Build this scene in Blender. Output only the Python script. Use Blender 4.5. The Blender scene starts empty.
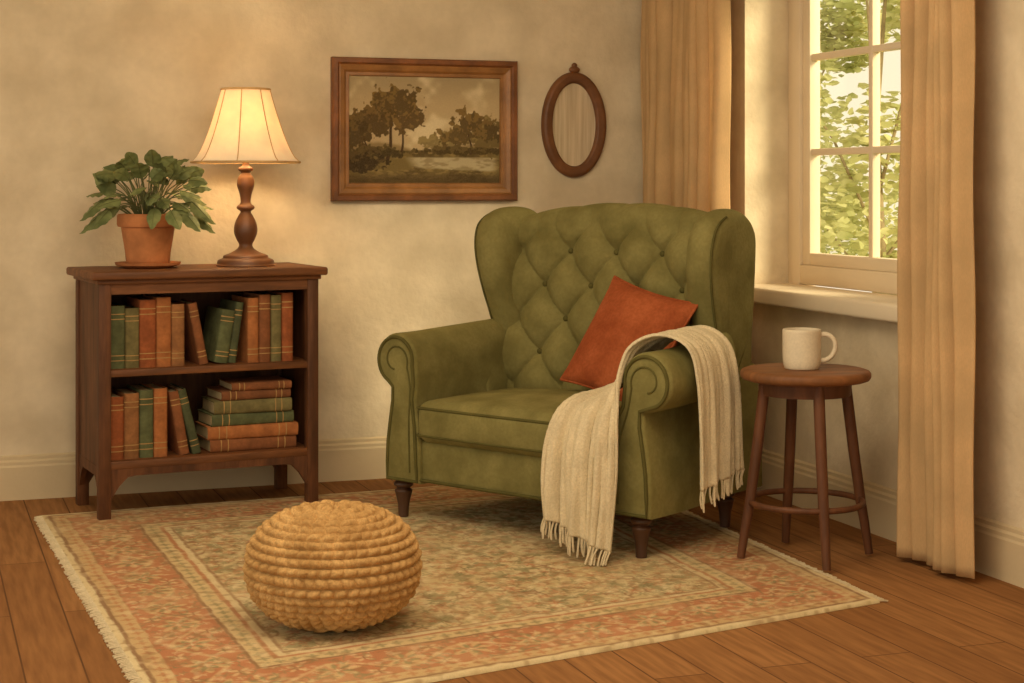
import bpy, bmesh, math, random
import numpy as np
from mathutils import Vector, Matrix
pi=math.pi
rad=math.radians
scene=bpy.context.scene
scene.view_settings.view_transform='Standard'
scene.view_settings.look='None'

def lin(c):
    c=c/255.0
    return c/12.92 if c<=0.04045 else ((c+0.055)/1.055)**2.4
def S(r,g,b,a=1.0): return (lin(r),lin(g),lin(b),a)

# ---------------------------------------------------------------- materials
def base_mat(name):
    m=bpy.data.materials.new(name); m.use_nodes=True
    nt=m.node_tree
    return m,nt,nt.nodes['Principled BSDF']
def mixrgb(nt,a,b,f,mode='MIX'):
    n=nt.nodes.new('ShaderNodeMix'); n.data_type='RGBA'; n.blend_type=mode
    for i,v in ((0,f),(6,a),(7,b)):
        if hasattr(v,'is_output'): nt.links.new(v,n.inputs[i])
        elif i==0: n.inputs[0].default_value=v
        else: n.inputs[i].default_value=v
    return n.outputs[2]
def noise_f(nt,vec,scale,detail=4,lo=.35,hi=.65):
    n=nt.nodes.new('ShaderNodeTexNoise'); n.inputs['Scale'].default_value=scale
    n.inputs['Detail'].default_value=detail
    nt.links.new(vec,n.inputs['Vector'])
    r=nt.nodes.new('ShaderNodeMapRange')
    r.inputs['From Min'].default_value=lo; r.inputs['From Max'].default_value=hi
    nt.links.new(n.outputs['Fac'],r.inputs['Value'])
    return r.outputs['Result'],n.outputs['Fac']
def coords(nt,stretch=(1,1,1)):
    tc=nt.nodes.new('ShaderNodeTexCoord'); mp=nt.nodes.new('ShaderNodeMapping')
    mp.inputs['Scale'].default_value=stretch
    nt.links.new(tc.outputs['Object'],mp.inputs['Vector'])
    return mp.outputs['Vector']
def addbump(nt,bs,fac,strength,dist=.01):
    b=nt.nodes.new('ShaderNodeBump'); b.inputs['Strength'].default_value=strength
    b.inputs['Distance'].default_value=dist
    nt.links.new(fac,b.inputs['Height']); nt.links.new(b.outputs['Normal'],bs.inputs['Normal'])
def mul(c,k): return (min(1,c[0]*k),min(1,c[1]*k),min(1,c[2]*k),1)
def mulnode(nt,s,k):
    n=nt.nodes.new('ShaderNodeMath'); n.operation='MULTIPLY'; n.inputs[1].default_value=k
    nt.links.new(s,n.inputs[0]); return n.outputs[0]
def mat(name,rgb,rough=.8,var=.22,scale=7,fine=70,fvar=.12,bump=.25,stretch=(1,1,1),metallic=0,sheen=0,spec=.3,dist=.004,tint=None):
    m,nt,bs=base_mat(name)
    c=S(*rgb); v=coords(nt,stretch)
    f,_=noise_f(nt,v,scale)
    hi=mul(c,1+var) if tint is None else S(*tint)
    col=mixrgb(nt,mul(c,1-var),hi,f)
    f2,raw=noise_f(nt,v,fine,3)
    col=mixrgb(nt,col,mul(c,1-fvar*3),mulnode(nt,f2,fvar*2))
    nt.links.new(col,bs.inputs['Base Color'])
    bs.inputs['Roughness'].default_value=rough
    bs.inputs['Metallic'].default_value=metallic
    bs.inputs['Specular IOR Level'].default_value=spec
    if sheen:
        bs.inputs['Sheen Weight'].default_value=sheen; bs.inputs['Sheen Tint'].default_value=mul(c,1.8)
        bs.inputs['Sheen Roughness'].default_value=.5
    if bump: addbump(nt,bs,raw,bump,dist)
    return m

M_wall=mat('wall_plaster',(214,196,164),.95,.07,4.5,32,.06,.5,tint=(228,211,180),spec=.1,dist=.008)
M_trim=mat('painted_trim',(206,186,150),.7,.06,3,60,.03,.15)
M_white=mat('window_paint',(226,208,178),.6,.05,3,60,.02,.1)
M_wood=mat('dark_walnut',(98,60,34),.6,.34,3,14,.2,.25,stretch=(7,7,1),spec=.3)
M_woodh=mat('dark_walnut_top',(116,72,40),.55,.32,3,14,.2,.25,stretch=(1,8,8),spec=.3)
M_stool=mat('stool_wood',(98,60,36),.55,.28,4,20,.15,.2,stretch=(5,5,1),spec=.3)
M_stoolt=mat('stool_top_wood',(130,84,48),.55,.28,4,20,.15,.2,stretch=(1,7,1),spec=.3)
M_frame=mat('frame_wood',(128,78,40),.5,.34,7,36,.18,.3,spec=.4)
M_frame2=mat('frame_gilt',(152,104,56),.45,.28,8,40,.14,.25,spec=.5)
M_green=mat('green_velvet',(116,108,62),.95,.12,8,85,.12,.45,sheen=.25,spec=.08,tint=(134,125,76))
M_pipe=mat('green_piping',(90,84,46),.95,.15,9,60,.10,.2,spec=.05)
M_leg=mat('leg_wood',(74,46,28),.45,.25,8,30,.1,.1,spec=.5)
M_pillow=mat('terracotta_cloth',(152,76,42),.95,.16,9,90,.16,.7,sheen=.25,tint=(170,92,54),spec=.08)
M_throw=mat('cream_knit',(216,198,162),.95,.08,14,160,.16,.9,sheen=.2,spec=.1)
M_terra=mat('terracotta_pot',(178,114,68),.85,.20,12,70,.1,.3)
M_soil=mat('soil',(60,42,28),1,.3,40,120,.2,.6)
M_leaf=mat('leaf_green',(96,106,58),.65,.25,14,60,.1,.2,tint=(132,138,84))
M_stem=mat('stem_green',(96,100,60),.7)
M_mug=mat('speckled_ceramic',(220,204,174),.5,.06,10,140,.12,.05,spec=.4)
M_straw=mat('woven_straw',(196,152,94),.95,.16,12,170,.2,.6,tint=(216,174,114),spec=.08)
M_brass=mat('lamp_wood',(112,70,40),.45,.30,10,40,.12,.1,spec=.5)
M_page=mat('book_pages',(196,174,132),.9,.1,20,90,.1,.2)
M_gold=mat('book_gilt',(172,136,80),.6,.15,30,90,.1,.1)
BOOKC=[(92,96,62),(152,84,46),(134,82,48),(168,104,58),(116,106,66),(122,76,46),(78,82,54),(148,100,60)]
M_books=[mat('book_cloth_%d'%i,c,.85,.22,18,80,.16,.3) for i,c in enumerate(BOOKC)]

def curtain_mat():
    m,nt,bs=base_mat('linen_curtain')
    v=coords(nt); f,_=noise_f(nt,v,5); f2,raw=noise_f(nt,coords(nt,(3,3,1)),90,3)
    c=S(226,192,142); col=mixrgb(nt,mul(c,.9),mul(c,1.08),f)
    col=mixrgb(nt,col,mul(c,.75),mulnode(nt,f2,.25))
    nt.links.new(col,bs.inputs['Base Color']); bs.inputs['Roughness'].default_value=.95
    bs.inputs['Specular IOR Level'].default_value=.1
    addbump(nt,bs,raw,.3,.004)
    tr=nt.nodes.new('ShaderNodeBsdfTranslucent'); nt.links.new(col,tr.inputs['Color'])
    mx=nt.nodes.new('ShaderNodeMixShader'); mx.inputs[0].default_value=.38
    out=nt.nodes['Material Output']
    nt.links.new(bs.outputs[0],mx.inputs[1]); nt.links.new(tr.outputs[0],mx.inputs[2]); nt.links.new(mx.outputs[0],out.inputs['Surface'])
    return m
M_curtain=curtain_mat()
def shade_mat():
    m,nt,bs=base_mat('lampshade_linen')
    v=coords(nt); f,_=noise_f(nt,v,12)
    c=S(242,220,180); col=mixrgb(nt,mul(c,.92),mul(c,1.05),f)
    nt.links.new(col,bs.inputs['Base Color']); bs.inputs['Roughness'].default_value=.9
    nt.links.new(col,bs.inputs['Emission Color']); bs.inputs['Emission Strength'].default_value=.22
    tr=nt.nodes.new('ShaderNodeBsdfTranslucent'); nt.links.new(col,tr.inputs['Color'])
    mx=nt.nodes.new('ShaderNodeMixShader'); mx.inputs[0].default_value=.22
    out=nt.nodes['Material Output']
    nt.links.new(bs.outputs[0],mx.inputs[1]); nt.links.new(tr.outputs[0],mx.inputs[2]); nt.links.new(mx.outputs[0],out.inputs['Surface'])
    return m
M_shade=shade_mat()
def floor_mat():
    m,nt,bs=base_mat('oak_floorboards')
    v=coords(nt)
    br=nt.nodes.new('ShaderNodeTexBrick'); nt.links.new(v,br.inputs['Vector'])
    br.inputs['Scale'].default_value=1; br.inputs['Brick Width'].default_value=1.9; br.inputs['Row Height'].default_value=.15
    br.inputs['Mortar Size'].default_value=.0028; br.inputs['Mortar Smooth'].default_value=.3
    br.offset=.37
    br.inputs['Color1'].default_value=S(144,98,56); br.inputs['Color2'].default_value=S(164,116,70); br.inputs['Mortar'].default_value=S(88,56,32)
    g,raw=noise_f(nt,coords(nt,(1.2,14,1)),3.5,6)
    col=mixrgb(nt,br.outputs['Color'],S(108,70,38),mulnode(nt,g,.55))
    nt.links.new(col,bs.inputs['Base Color']); bs.inputs['Roughness'].default_value=.75
    bs.inputs['Specular IOR Level'].default_value=.15
    addbump(nt,bs,br.outputs['Fac'],-.3,.004)
    return m
M_floor=floor_mat()
def attr_mat(name,rough=.95,bump=.4,bs_scale=180):
    m,nt,bs=base_mat(name)
    a=nt.nodes.new('ShaderNodeAttribute'); a.attribute_name='Col'
    f,raw=noise_f(nt,coords(nt),bs_scale,3)
    col=mixrgb(nt,a.outputs['Color'],(.25,.17,.1,1),mulnode(nt,f,.14))
    nt.links.new(col,bs.inputs['Base Color']); bs.inputs['Roughness'].default_value=rough
    bs.inputs['Specular IOR Level'].default_value=.12
    addbump(nt,bs,raw,bump,.004)
    return m
M_rug=attr_mat('woven_rug',bump=.6)
M_canvas=attr_mat('oil_canvas',.8,.2)
def mirror_mat():
    m,nt,bs=base_mat('aged_mirror_glass')
    f,_=noise_f(nt,coords(nt,(14,1,.6)),4)
    col=mixrgb(nt,S(204,190,162),S(234,220,192),f)
    nt.links.new(col,bs.inputs['Base Color']); bs.inputs['Metallic'].default_value=.35; bs.inputs['Roughness'].default_value=.2
    return m
M_mirror=mirror_mat()
def glass_mat():
    m=bpy.data.materials.new('window_glass'); m.use_nodes=True; nt=m.node_tree
    nt.nodes.clear(); o=nt.nodes.new('ShaderNodeOutputMaterial')
    t=nt.nodes.new('ShaderNodeBsdfTransparent'); t.inputs[0].default_value=(.97,.97,.93,1)
    g=nt.nodes.new('ShaderNodeBsdfGlossy'); g.inputs['Roughness'].default_value=.1
    mx=nt.nodes.new('ShaderNodeMixShader'); mx.inputs[0].default_value=.05
    nt.links.new(t.outputs[0],mx.inputs[1]); nt.links.new(g.outputs[0],mx.inputs[2]); nt.links.new(mx.outputs[0],o.inputs[0])
    return m
M_glass=glass_mat()
def foliage_mat():
    m,nt,bs=base_mat('tree_foliage')
    f,_=noise_f(nt,coords(nt),3.5)
    col=mixrgb(nt,S(172,176,112),S(218,214,158),f)
    nt.links.new(col,bs.inputs['Base Color']); bs.inputs['Roughness'].default_value=.9
    tr=nt.nodes.new('ShaderNodeBsdfTranslucent'); nt.links.new(col,tr.inputs['Color'])
    mx=nt.nodes.new('ShaderNodeMixShader'); mx.inputs[0].default_value=.55
    nt.links.new(bs.outputs[0],mx.inputs[1]); nt.links.new(tr.outputs[0],mx.inputs[2]); nt.links.new(mx.outputs[0],nt.nodes['Material Output'].inputs['Surface'])
    return m
M_foliage=foliage_mat()
M_bark=mat('bark',(160,142,106),.9,.3,6,30,.2,.4)
M_lawn=mat('lawn',(170,176,110),1,.2,3,30,.2,.3)

# ---------------------------------------------------------------- mesh builder
class MB:
    def __init__(s): s.v=[];s.f=[];s.m=[]
    def add(s,vf,mi=0,M=None):
        v,f=vf; o=len(s.v)
        if M is None: s.v+= [tuple(p) for p in v]
        else: s.v+=[tuple(M@Vector(p)) for p in v]
        s.f+=[tuple(i+o for i in q) for q in f]; s.m+=[mi]*len(f)
        return s
    def build(s,name,mats,loc=(0,0,0),rz=0,parent=None,angle=40,recalc=True,M=None):
        me=bpy.data.meshes.new(name); me.from_pydata(s.v,[],s.f)
        for m in (mats if isinstance(mats,(list,tuple)) else [mats]): me.materials.append(m)
        me.polygons.foreach_set('material_index',s.m)
        if recalc:
            bm=bmesh.new(); bm.from_mesh(me); bmesh.ops.recalc_face_normals(bm,faces=bm.faces); bm.to_mesh(me); bm.free()
        me.shade_smooth()
        if angle<180: me.set_sharp_from_angle(angle=rad(angle))
        me.update()
        ob=bpy.data.objects.new(name,me); scene.collection.objects.link(ob)
        if M is not None: ob.matrix_world=M
        else: ob.location=loc; ob.rotation_euler=(0,0,rz)
        if parent: ob.parent=parent
        return ob
def empty(name,loc=(0,0,0),rz=0):
    e=bpy.data.objects.new(name,None); scene.collection.objects.link(e); e.location=loc; e.rotation_euler=(0,0,rz); e.empty_display_size=.1
    return e
def T(x,y,z): return Matrix.Translation((x,y,z))
def R(a,ax): return Matrix.Rotation(rad(a),4,ax)
def box(x0,x1,y0,y1,z0,z1,bev=0.0,seg=2):
    bm=bmesh.new(); bmesh.ops.create_cube(bm,size=1)
    for v in bm.verts:
        v.co=Vector(((x0+x1)/2+v.co.x*(x1-x0),(y0+y1)/2+v.co.y*(y1-y0),(z0+z1)/2+v.co.z*(z1-z0)))
    if bev>0: bmesh.ops.bevel(bm,geom=list(bm.edges),offset=bev,segments=seg,profile=.5,affect='EDGES')
    bm.verts.index_update()
    r=([v.co.copy() for v in bm.verts],[[v.index for v in f.verts] for f in bm.faces]); bm.free(); return r
def rbox(x0,x1,y0,y1,z0,z1,r,n=14,puff=0,puffy=0):
    bm=bmesh.new(); bmesh.ops.create_cube(bm,size=2)
    bmesh.ops.subdivide_edges(bm,edges=list(bm.edges),cuts=n,use_grid_fill=True)
    h=Vector(((x1-x0)/2,(y1-y0)/2,(z1-z0)/2)); c=Vector(((x0+x1)/2,(y0+y1)/2,(z0+z1)/2))
    for v in bm.verts:
        p=v.co.copy(); a,b=p.x,p.y
        q=Vector((p.x*h.x,p.y*h.y,p.z*h.z))
        i=Vector([max(-(h[k]-r),min(h[k]-r,q[k])) for k in range(3)])
        d=q-i
        if d.length>1e-9: q=i+d.normalized()*r
        q.z+=puff*(1-a*a)*(1-b*b)*max(0,p.z)
        q.y-=puffy*(1-a*a)*(1-p.z*p.z)*max(0,-b)
        v.co=q+c
    bm.verts.index_update()
    res=([v.co.copy() for v in bm.verts],[[v.index for v in f.verts] for f in bm.faces]); bm.free(); return res
def lathe(prof,seg=48,rfun=None):
    v=[];f=[];n=len(prof)
    for i,(r,z) in enumerate(prof):
        for j in range(seg):
            a=2*pi*j/seg; rr=r if rfun is None else r*rfun(a,i)
            v.append((rr*math.cos(a),rr*math.sin(a),z))
    for i in range(n-1):
        for j in range(seg):
            k=(j+1)%seg; f.append((i*seg+j,i*seg+k,(i+1)*seg+k,(i+1)*seg+j))
    if prof[0][0]>1e-4: f.append(tuple(range(seg))[::-1])
    if prof[-1][0]>1e-4: f.append(tuple((n-1)*seg+j for j in range(seg)))
    return v,f
def lathe_open(prof,seg=48,rfun=None):
    v,f=lathe(prof,seg,rfun); return v,[q for q in f if len(q)==4]
def catmull(P,n=8,closed=False,as2=False):
    P=[Vector(p) for p in P]; N=len(P); out=[]
    rng=N if closed else N-1
    for i in range(rng):
        if closed: p0,p1,p2,p3=P[(i-1)%N],P[i],P[(i+1)%N],P[(i+2)%N]
        else: p0,p1,p2,p3=P[max(i-1,0)],P[i],P[i+1],P[min(i+2,N-1)]
        for k in range(n):
            t=k/n
            out.append(.5*((2*p1)+(p2-p0)*t+(2*p0-5*p1+4*p2-p3)*t*t+(3*p1-p0-3*p2+p3)*t**3))
    if not closed: out.append(P[-1])
    if as2: return [(max(0,p[0]),p[1]) for p in out]
    return out
def smoothprof(pts,n=6):
    return catmull([Vector((a,b,0)) for a,b in pts],n,False,True)
def tube(P,r,seg=8,closed=False):
    P=[Vector(p) for p in P]; n=len(P); v=[];f=[]
    rr=r if isinstance(r,(list,tuple)) else [r]*n
    up=None
    for i in range(n):
        if closed: t=(P[(i+1)%n]-P[i-1])
        else: t=P[min(i+1,n-1)]-P[max(i-1,0)]
        t.normalize()
        if up is None:
            up=Vector((0,0,1)) if abs(t.z)<.9 else Vector((1,0,0))
        up=(up-t*up.dot(t)).normalized(); b=t.cross(up)
        for j in range(seg):
            a=2*pi*j/seg; v.append(P[i]+(up*math.cos(a)+b*math.sin(a))*rr[i])
    for i in range(n if closed else n-1):
        i2=(i+1)%n
        for j in range(seg):
            k=(j+1)%seg; f.append((i*seg+j,i*seg+k,i2*seg+k,i2*seg+j))
    if not closed:
        f.append(tuple(range(seg))[::-1]); f.append(tuple((n-1)*seg+j for j in range(seg)))
    return v,f
def inset_poly(P,d):
    n=len(P);out=[]
    area=sum(P[i][0]*P[(i+1)%n][1]-P[(i+1)%n][0]*P[i][1] for i in range(n))
    sg=1 if area>0 else -1
    for i in range(n):
        a=Vector(P[i-1]);b=Vector(P[i]);c=Vector(P[(i+1)%n])
        e1=(b-a).normalized();e2=(c-b).normalized()
        nn=Vector((-(e1.y+e2.y),e1.x+e2.x))
        if nn.length<1e-6: nn=Vector((-e1.y,e1.x))
        nn.normalize(); out.append(b+nn*sg*d)
    return out
def pad_extrude(P,t0,t1,r,n=6,fn=None):
    """round-edged slab: outline P, starting at depth t0, thickness t1"""
    L=[(t0+r*(1-math.cos(pi/2*k/n)), r*(1-math.sin(pi/2*k/n))) for k in range(n+1)]
    L+= [(2*t0+t1-c,i) for c,i in L[::-1]]
    v=[];f=[];N=len(P)
    for c,i in L:
        for q in inset_poly(P,i): v.append(fn((q[0],q[1],c)))
    for k in range(len(L)-1):
        for j in range(N):
            j2=(j+1)%N; f.append((k*N+j,k*N+j2,(k+1)*N+j2,(k+1)*N+j))
    f.append(tuple(range(N))[::-1]); f.append(tuple((len(L)-1)*N+j for j in range(N)))
    return v,f
def grid(nu,nv,fn,closed_u=False):
    v=[];f=[]
    for i in range(nu):
        for j in range(nv): v.append(fn(i/(nu-1) if not closed_u else i/nu,j/(nv-1)))
    for i in range(nu if closed_u else nu-1):
        i2=(i+1)%nu
        for j in range(nv-1): f.append((i*nv+j,i2*nv+j,i2*nv+j+1,i*nv+j+1))
    return v,f
def ball(c,r,sx=1,sy=1,sz=1,n=12):
    v=[];f=[]
    for i in range(n+1):
        a=pi*i/n
        for j in range(2*n):
            b=pi*j/n; v.append((c[0]+r*sx*math.sin(a)*math.cos(b),c[1]+r*sy*math.sin(a)*math.sin(b),c[2]+r*sz*math.cos(a)))
    for i in range(n):
        for j in range(2*n):
            k=(j+1)%(2*n); f.append((i*2*n+j,i*2*n+k,(i+1)*2*n+k,(i+1)*2*n+j))
    return v,f

# ---------------------------------------------------------------- room
C=(0.74,7.72); AB=rad(19.5); AR=rad(-70.5)
H=2.7
MB().add(box(-4.6,.35,0,.3,-.05,H)).build('wall_back',M_wall,(C[0],C[1],0),AB)
T0,T1,Z0,Z1=.686,1.92,.82,2.36
b=MB()
b.add(box(0,T0,0,.3,-.05,H)); b.add(box(T1,9.0,0,.3,-.05,H)); b.add(box(T0,T1,0,.3,-.05,Z0)); b.add(box(T0,T1,0,.3,Z1,H))
b.build('wall_right',M_wall,(C[0],C[1],0),AR)
MB().add(box(-.3,9.0,-5.2,.3,-.05,0)).build('floor',M_floor,(C[0],C[1],0),AR)
MB().add(box(-.3,9.0,-5.2,.3,H,H+.1)).build('ceiling',M_wall,(C[0],C[1],0),AR)
def baseboard(name,x0,x1,A):
    P=[(0,0),(-.022,0),(-.022,.13),(-.018,.138),(-.018,.15),(-.010,.158),(-.010,.17),(0,.176)]
    v=[(x,p[0],p[1]) for x in (x0,x1) for p in P]; n=len(P)
    f=[(j,(j+1)%n,n+(j+1)%n,n+j) for j in range(n)]+[tuple(range(n)),tuple(range(n,2*n))]
    MB().add((v,f)).build(name,M_trim,(C[0],C[1],0),A,angle=20)
baseboard('baseboard_back',-4.6,0,AB)
baseboard('baseboard_right',0,9.0,AR)

# window
win=empty('window_1',(C[0],C[1],0),AR)
b=MB()
b.add(box(T0,T0+.10,.20,.28,Z0,Z1,.006)); b.add(box(T1-.10,T1,.20,.28,Z0,Z1,.006))
b.add(box(T0+.10,T1-.10,.20,.28,Z0+.02,Z0+.10,.006)); b.add(box(T0+.10,T1-.10,.20,.28,Z1-.09,Z1,.006))
gx0,gx1,gz0,gz1=T0+.10,T1-.10,Z0+.10,Z1-.09
for a0,a1 in ((gx0,gx0+.06),(gx1-.06,gx1)): b.add(box(a0,a1,.215,.265,gz0,gz1,.004))
for a0,a1 in ((gz0,gz0+.05),(gz1-.05,gz1)): b.add(box(gx0+.06,gx1-.06,.215,.265,a0,a1,.004))
b.build('window_frame',M_white,parent=win)
b=MB()
cx=(gx0+gx1)/2
b.add(box(cx-.015,cx+.015,.222,.258,gz0+.05,gz1-.05,.004))
for z in (1.385,1.775):
    b.add(box(gx0+.05,gx1-.05,.224,.256,z-.014,z+.014,.004))
b.build('muntins',M_white,parent=win)
MB().add(box(gx0+.04,gx1-.04,.238,.242,gz0+.04,gz1-.04)).build('glass',M_glass,parent=win)
b=MB(); b.add(box(T0-.10,T1+.10,-.085,.0,Z0-.045,Z0+.018,.012,3)); b.add(box(T0,T1,-.01,.20,Z0-.002,Z0+.018))
b.build('window_sill',M_white,parent=win)

CURT_OFF=-.160
def curtain(name,t0,t1,folds,off,seed,bottom=.02,top=2.47,spread=.0,amp=.036):
    rnd=random.Random(seed); ph=[rnd.uniform(0,6.28) for _ in range(8)]
    def fn(u,v):
        z=top+(bottom-top)*v
        w=(t1-t0)*(1+spread*v); x=t0+w*(u+ .018*math.sin(u*11+ph[0])+.010*math.sin(v*5+ph[2])*math.sin(pi*u))
        a=amp*(.75+.25*v)*(1+.35*math.sin(1.7*u*folds+ph[1]+1.2*v))
        k=2*pi*folds*u+.7*math.sin(v*3.2+ph[3]+u*3)+1.1*math.sin(u*7+ph[5])
        y=off+a*math.sin(k)+.010*math.sin(2*k+ph[4]+v*3)+.004*math.sin(v*17+u*9+ph[6])
        x+=.014*math.cos(k)
        return (x,y,z)
    b=MB(); b.add(grid(folds*30,70,fn))
    o=b.build(name,M_curtain,(C[0],C[1],0),AR,angle=180,recalc=False)
    s=o.modifiers.new('thickness','SOLIDIFY'); s.thickness=.004
    return o
curtain('curtain',.045,.85,8,CURT_OFF-.022,3,amp=.046)
curtain('curtain.001',2.125,2.475,6,CURT_OFF+.02,8,spread=.06,amp=.034)
rod=MB(); rod.add(tube([(.02,CURT_OFF,2.505),(2.75,CURT_OFF,2.505)],.014,12)); rod.add(ball((2.78,CURT_OFF,2.505),.03))
for x in (.3,1.4,2.6): rod.add(tube([(x,CURT_OFF,2.505),(x,0.0,2.505)],.009,8))
for t0,t1 in ((.045,.85),(2.125,2.475)):
    for i in range(9):
        x=t0+(t1-t0)*(i+.5)/9
        rod.add(tube([(x,CURT_OFF+.022*math.cos(a),2.497+.022*math.sin(a)) for a in [2*pi*k/14 for k in range(14)]],.003,6,True))
rod.build('curtain_rod',M_brass,(C[0],C[1],0),AR)

# ---------------------------------------------------------------- outside
def tree(name,loc,blobs,n,seed):
    rnd=random.Random(seed); e=empty(name,loc)
    b=MB()
    for _ in range(n):
        cx,cy,cz,r=rnd.choice(blobs)
        d=Vector((rnd.gauss(0,1),rnd.gauss(0,1),rnd.gauss(0,1))).normalized()*r*(rnd.random()**.45)
        c=Vector((cx,cy,cz))+d; s=rnd.uniform(.022,.05)
        q=Matrix.Rotation(rnd.uniform(0,6.28),3,'Z')@Matrix.Rotation(rnd.uniform(0,3.14),3,'X')
        P=[(-s,0,0),(-.3*s,.55*s,.1*s),(.6*s,.4*s,0),(1.2*s,0,-.1*s),(.6*s,-.4*s,0),(-.3*s,-.55*s,.1*s)]
        b.add(([c+q@Vector(p) for p in P],[(0,1,2,3,4,5)]))
    b.build('leaves',M_foliage,parent=e,recalc=False,angle=180)
    t=MB(); t.add(tube([(0,0,-.298),(.03,.02,.8),(0,.05,1.6),(.05,0,2.4)],[.04,.03,.02,.01],10))
    for cx,cy,cz,r in blobs: t.add(tube([(0,.03,max(.6,cz*.5)),(cx*.5,cy*.5,cz*.8),(cx,cy,cz)],[.012,.008,.004],6))
    t.build('trunk',M_bark,parent=e)
tree('garden_tree',(2.15,10.0,0),[(-.3,0,1.0,.36),(.25,.1,.75,.36),(0,.1,1.50,.36),(-.5,.1,1.9,.28),(.35,0,2.3,.32),(-.1,0,2.75,.36),(.7,.1,1.5,.26)],3400,2)
tree('garden_tree.001',(3.3,11.2,0),[(-.3,0,1.1,.55),(.3,.1,.8,.5),(0,.1,1.9,.5),(-.5,.1,2.5,.4),(.4,0,2.9,.5)],4400,9)
tree('garden_tree.002',(1.95,12.4,0),[(-.2,0,.8,.6),(.5,.1,1.0,.5),(0,.1,1.7,.45),(.5,.1,2.4,.35)],4400,11)
MB().add(box(1.4,14,3,24,-.35,-.3)).build('garden_lawn',M_lawn)

# ---------------------------------------------------------------- numpy noise
def vnoise(x,y,scale,seed):
    rs=np.random.RandomState(seed); g=rs.rand(128,128)
    X=x*scale+50; Y=y*scale+50
    xi=np.floor(X).astype(int); yi=np.floor(Y).astype(int); fx=X-xi; fy=Y-yi
    fx=fx*fx*(3-2*fx); fy=fy*fy*(3-2*fy); xi%=127; yi%=127
    return (g[xi,yi]*(1-fx)+g[xi+1,yi]*fx)*(1-fy)+(g[xi,yi+1]*(1-fx)+g[xi+1,yi+1]*fx)*fy
def fbm(x,y,s,seed): return .5*vnoise(x,y,s,seed)+.3*vnoise(x,y,s*2.1,seed+1)+.2*vnoise(x,y,s*4.3,seed+2)
def nlin(rgb):
    a=np.clip(rgb,0,255)/255.; return np.where(a<=.04045,a/12.92,((a+.055)/1.055)**2.4)
def paint(col,mask,c,k=1.0):
    m=(np.clip(mask,0,1)*k)[...,None]; return col*(1-m)+np.array(c,float)*m
def colgrid(name,pos,rgb,material,**kw):
    nu,nv=rgb.shape[:2]
    vs=pos.reshape(-1,3).tolist()
    I=(np.arange(nu-1)[:,None]*nv+np.arange(nv-1)[None,:]).ravel()
    fs=np.stack([I,I+nv,I+nv+1,I+1],1).tolist()
    me=bpy.data.meshes.new(name); me.from_pydata(vs,[],fs); me.materials.append(material)
    ca=me.color_attributes.new('Col','FLOAT_COLOR','POINT')
    d=np.ones((nu*nv,4)); d[:,:3]=nlin(rgb).reshape(-1,3); ca.data.foreach_set('color',d.ravel())
    me.shade_smooth(); me.update()
    ob=bpy.data.objects.new(name,me); scene.collection.objects.link(ob); return ob

# ---------------------------------------------------------------- rug
A=np.array((-1.77,6.38)); B=np.array((.387,7.30)); D=np.array((1.10,5.08)); E=np.array((-.79,3.90))
nu,nv=520,580; LU,LV=2.28,2.5
uu,vv=np.meshgrid(np.linspace(0,1,nu),np.linspace(0,1,nv),indexing='ij')
P2=(A*(1-uu)[...,None]*(1-vv)[...,None]+B*uu[...,None]*(1-vv)[...,None]+D*uu[...,None]*vv[...,None]+E*(1-uu)[...,None]*vv[...,None])
x0_=uu*LU; y0_=vv*LV
x=x0_+.016*(fbm(x0_,y0_,11,3)-.5); y=y0_+.016*(fbm(x0_,y0_,11,8)-.5)
d=np.minimum(np.minimum(x,LU-x),np.minimum(y,LV-y))
def ss(a,b,v): t=np.clip((v-a)/(b-a),0,1); return t*t*(3-2*t)
def band(lo,hi): return ss(lo-.003,lo+.003,d)*(1-ss(hi-.003,hi+.003,d))
def rosette(px,py,R,pet,rot=0,depth=.35,soft=.006):
    r=np.hypot(px,py); th=np.arctan2(py,px)+rot
    return 1-ss(-soft,soft,r-R*(1-depth+depth*np.cos(pet*th)))
cream=(216,196,152); tan=(196,174,128); rust=(176,110,74); olive=(132,124,86); dk=(128,88,60); sal=(192,132,94)
rgb=np.ones((nu,nv,3))*np.array(tan)
fn1=fbm(x,y,7,21); rgb=paint(rgb,ss(.4,.7,fn1),(208,190,146))
def hsh(a,b,k): v=np.sin(a*127.1+b*311.7+k*74.7)*43758.5453; return v-np.floor(v)
def jl(px,py,s,k,jit=.5):
    iy=np.floor(py/s); xx=px+(s/2)*(iy%2); ix=np.floor(xx/s)
    return xx-(ix+.5)*s-(hsh(ix,iy,k)-.5)*s*jit,py-(iy+.5)*s-(hsh(ix,iy,k+1)-.5)*s*jit,hsh(ix,iy,k+2)
field=ss(.41,.416,d)
for sd,sc,c in ((51,6,olive),(57,8,(154,138,96)),(63,7,dk)):
    q=fbm(x,y,sc,sd); w=1-ss(.008,.020,np.abs(q-.5)); rgb=paint(rgb,field*w,c,.6)
for s,R_,c,dp_,k,op in ((.150,.060,olive,.30,1,.62),(.105,.036,(172,128,88),.35,9,.5),(.090,.029,sal,.45,15,.62),(.075,.021,(116,110,74),.5,22,.6),(.060,.015,(226,210,168),.4,31,.7),(.083,.019,rust,.5,41,.55)):
    lx,ly,h=jl(x+k*.013,y+k*.021,s,k,.75)
    rgb=paint(rgb,field*rosette(lx,ly,R_*(.75+.5*h),3+int(k)%4,h*6.28,dp_,.004),c,op)
bd=band(.085,.30); rgb=paint(rgb,bd,rust,.86)
dc=(d-.19); along=np.where(np.minimum(x,LU-x)<np.minimum(y,LV-y),y,x)
q=fbm(x,y,9,71); rgb=paint(rgb,bd*ss(.45,.7,q),sal,.6)
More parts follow.
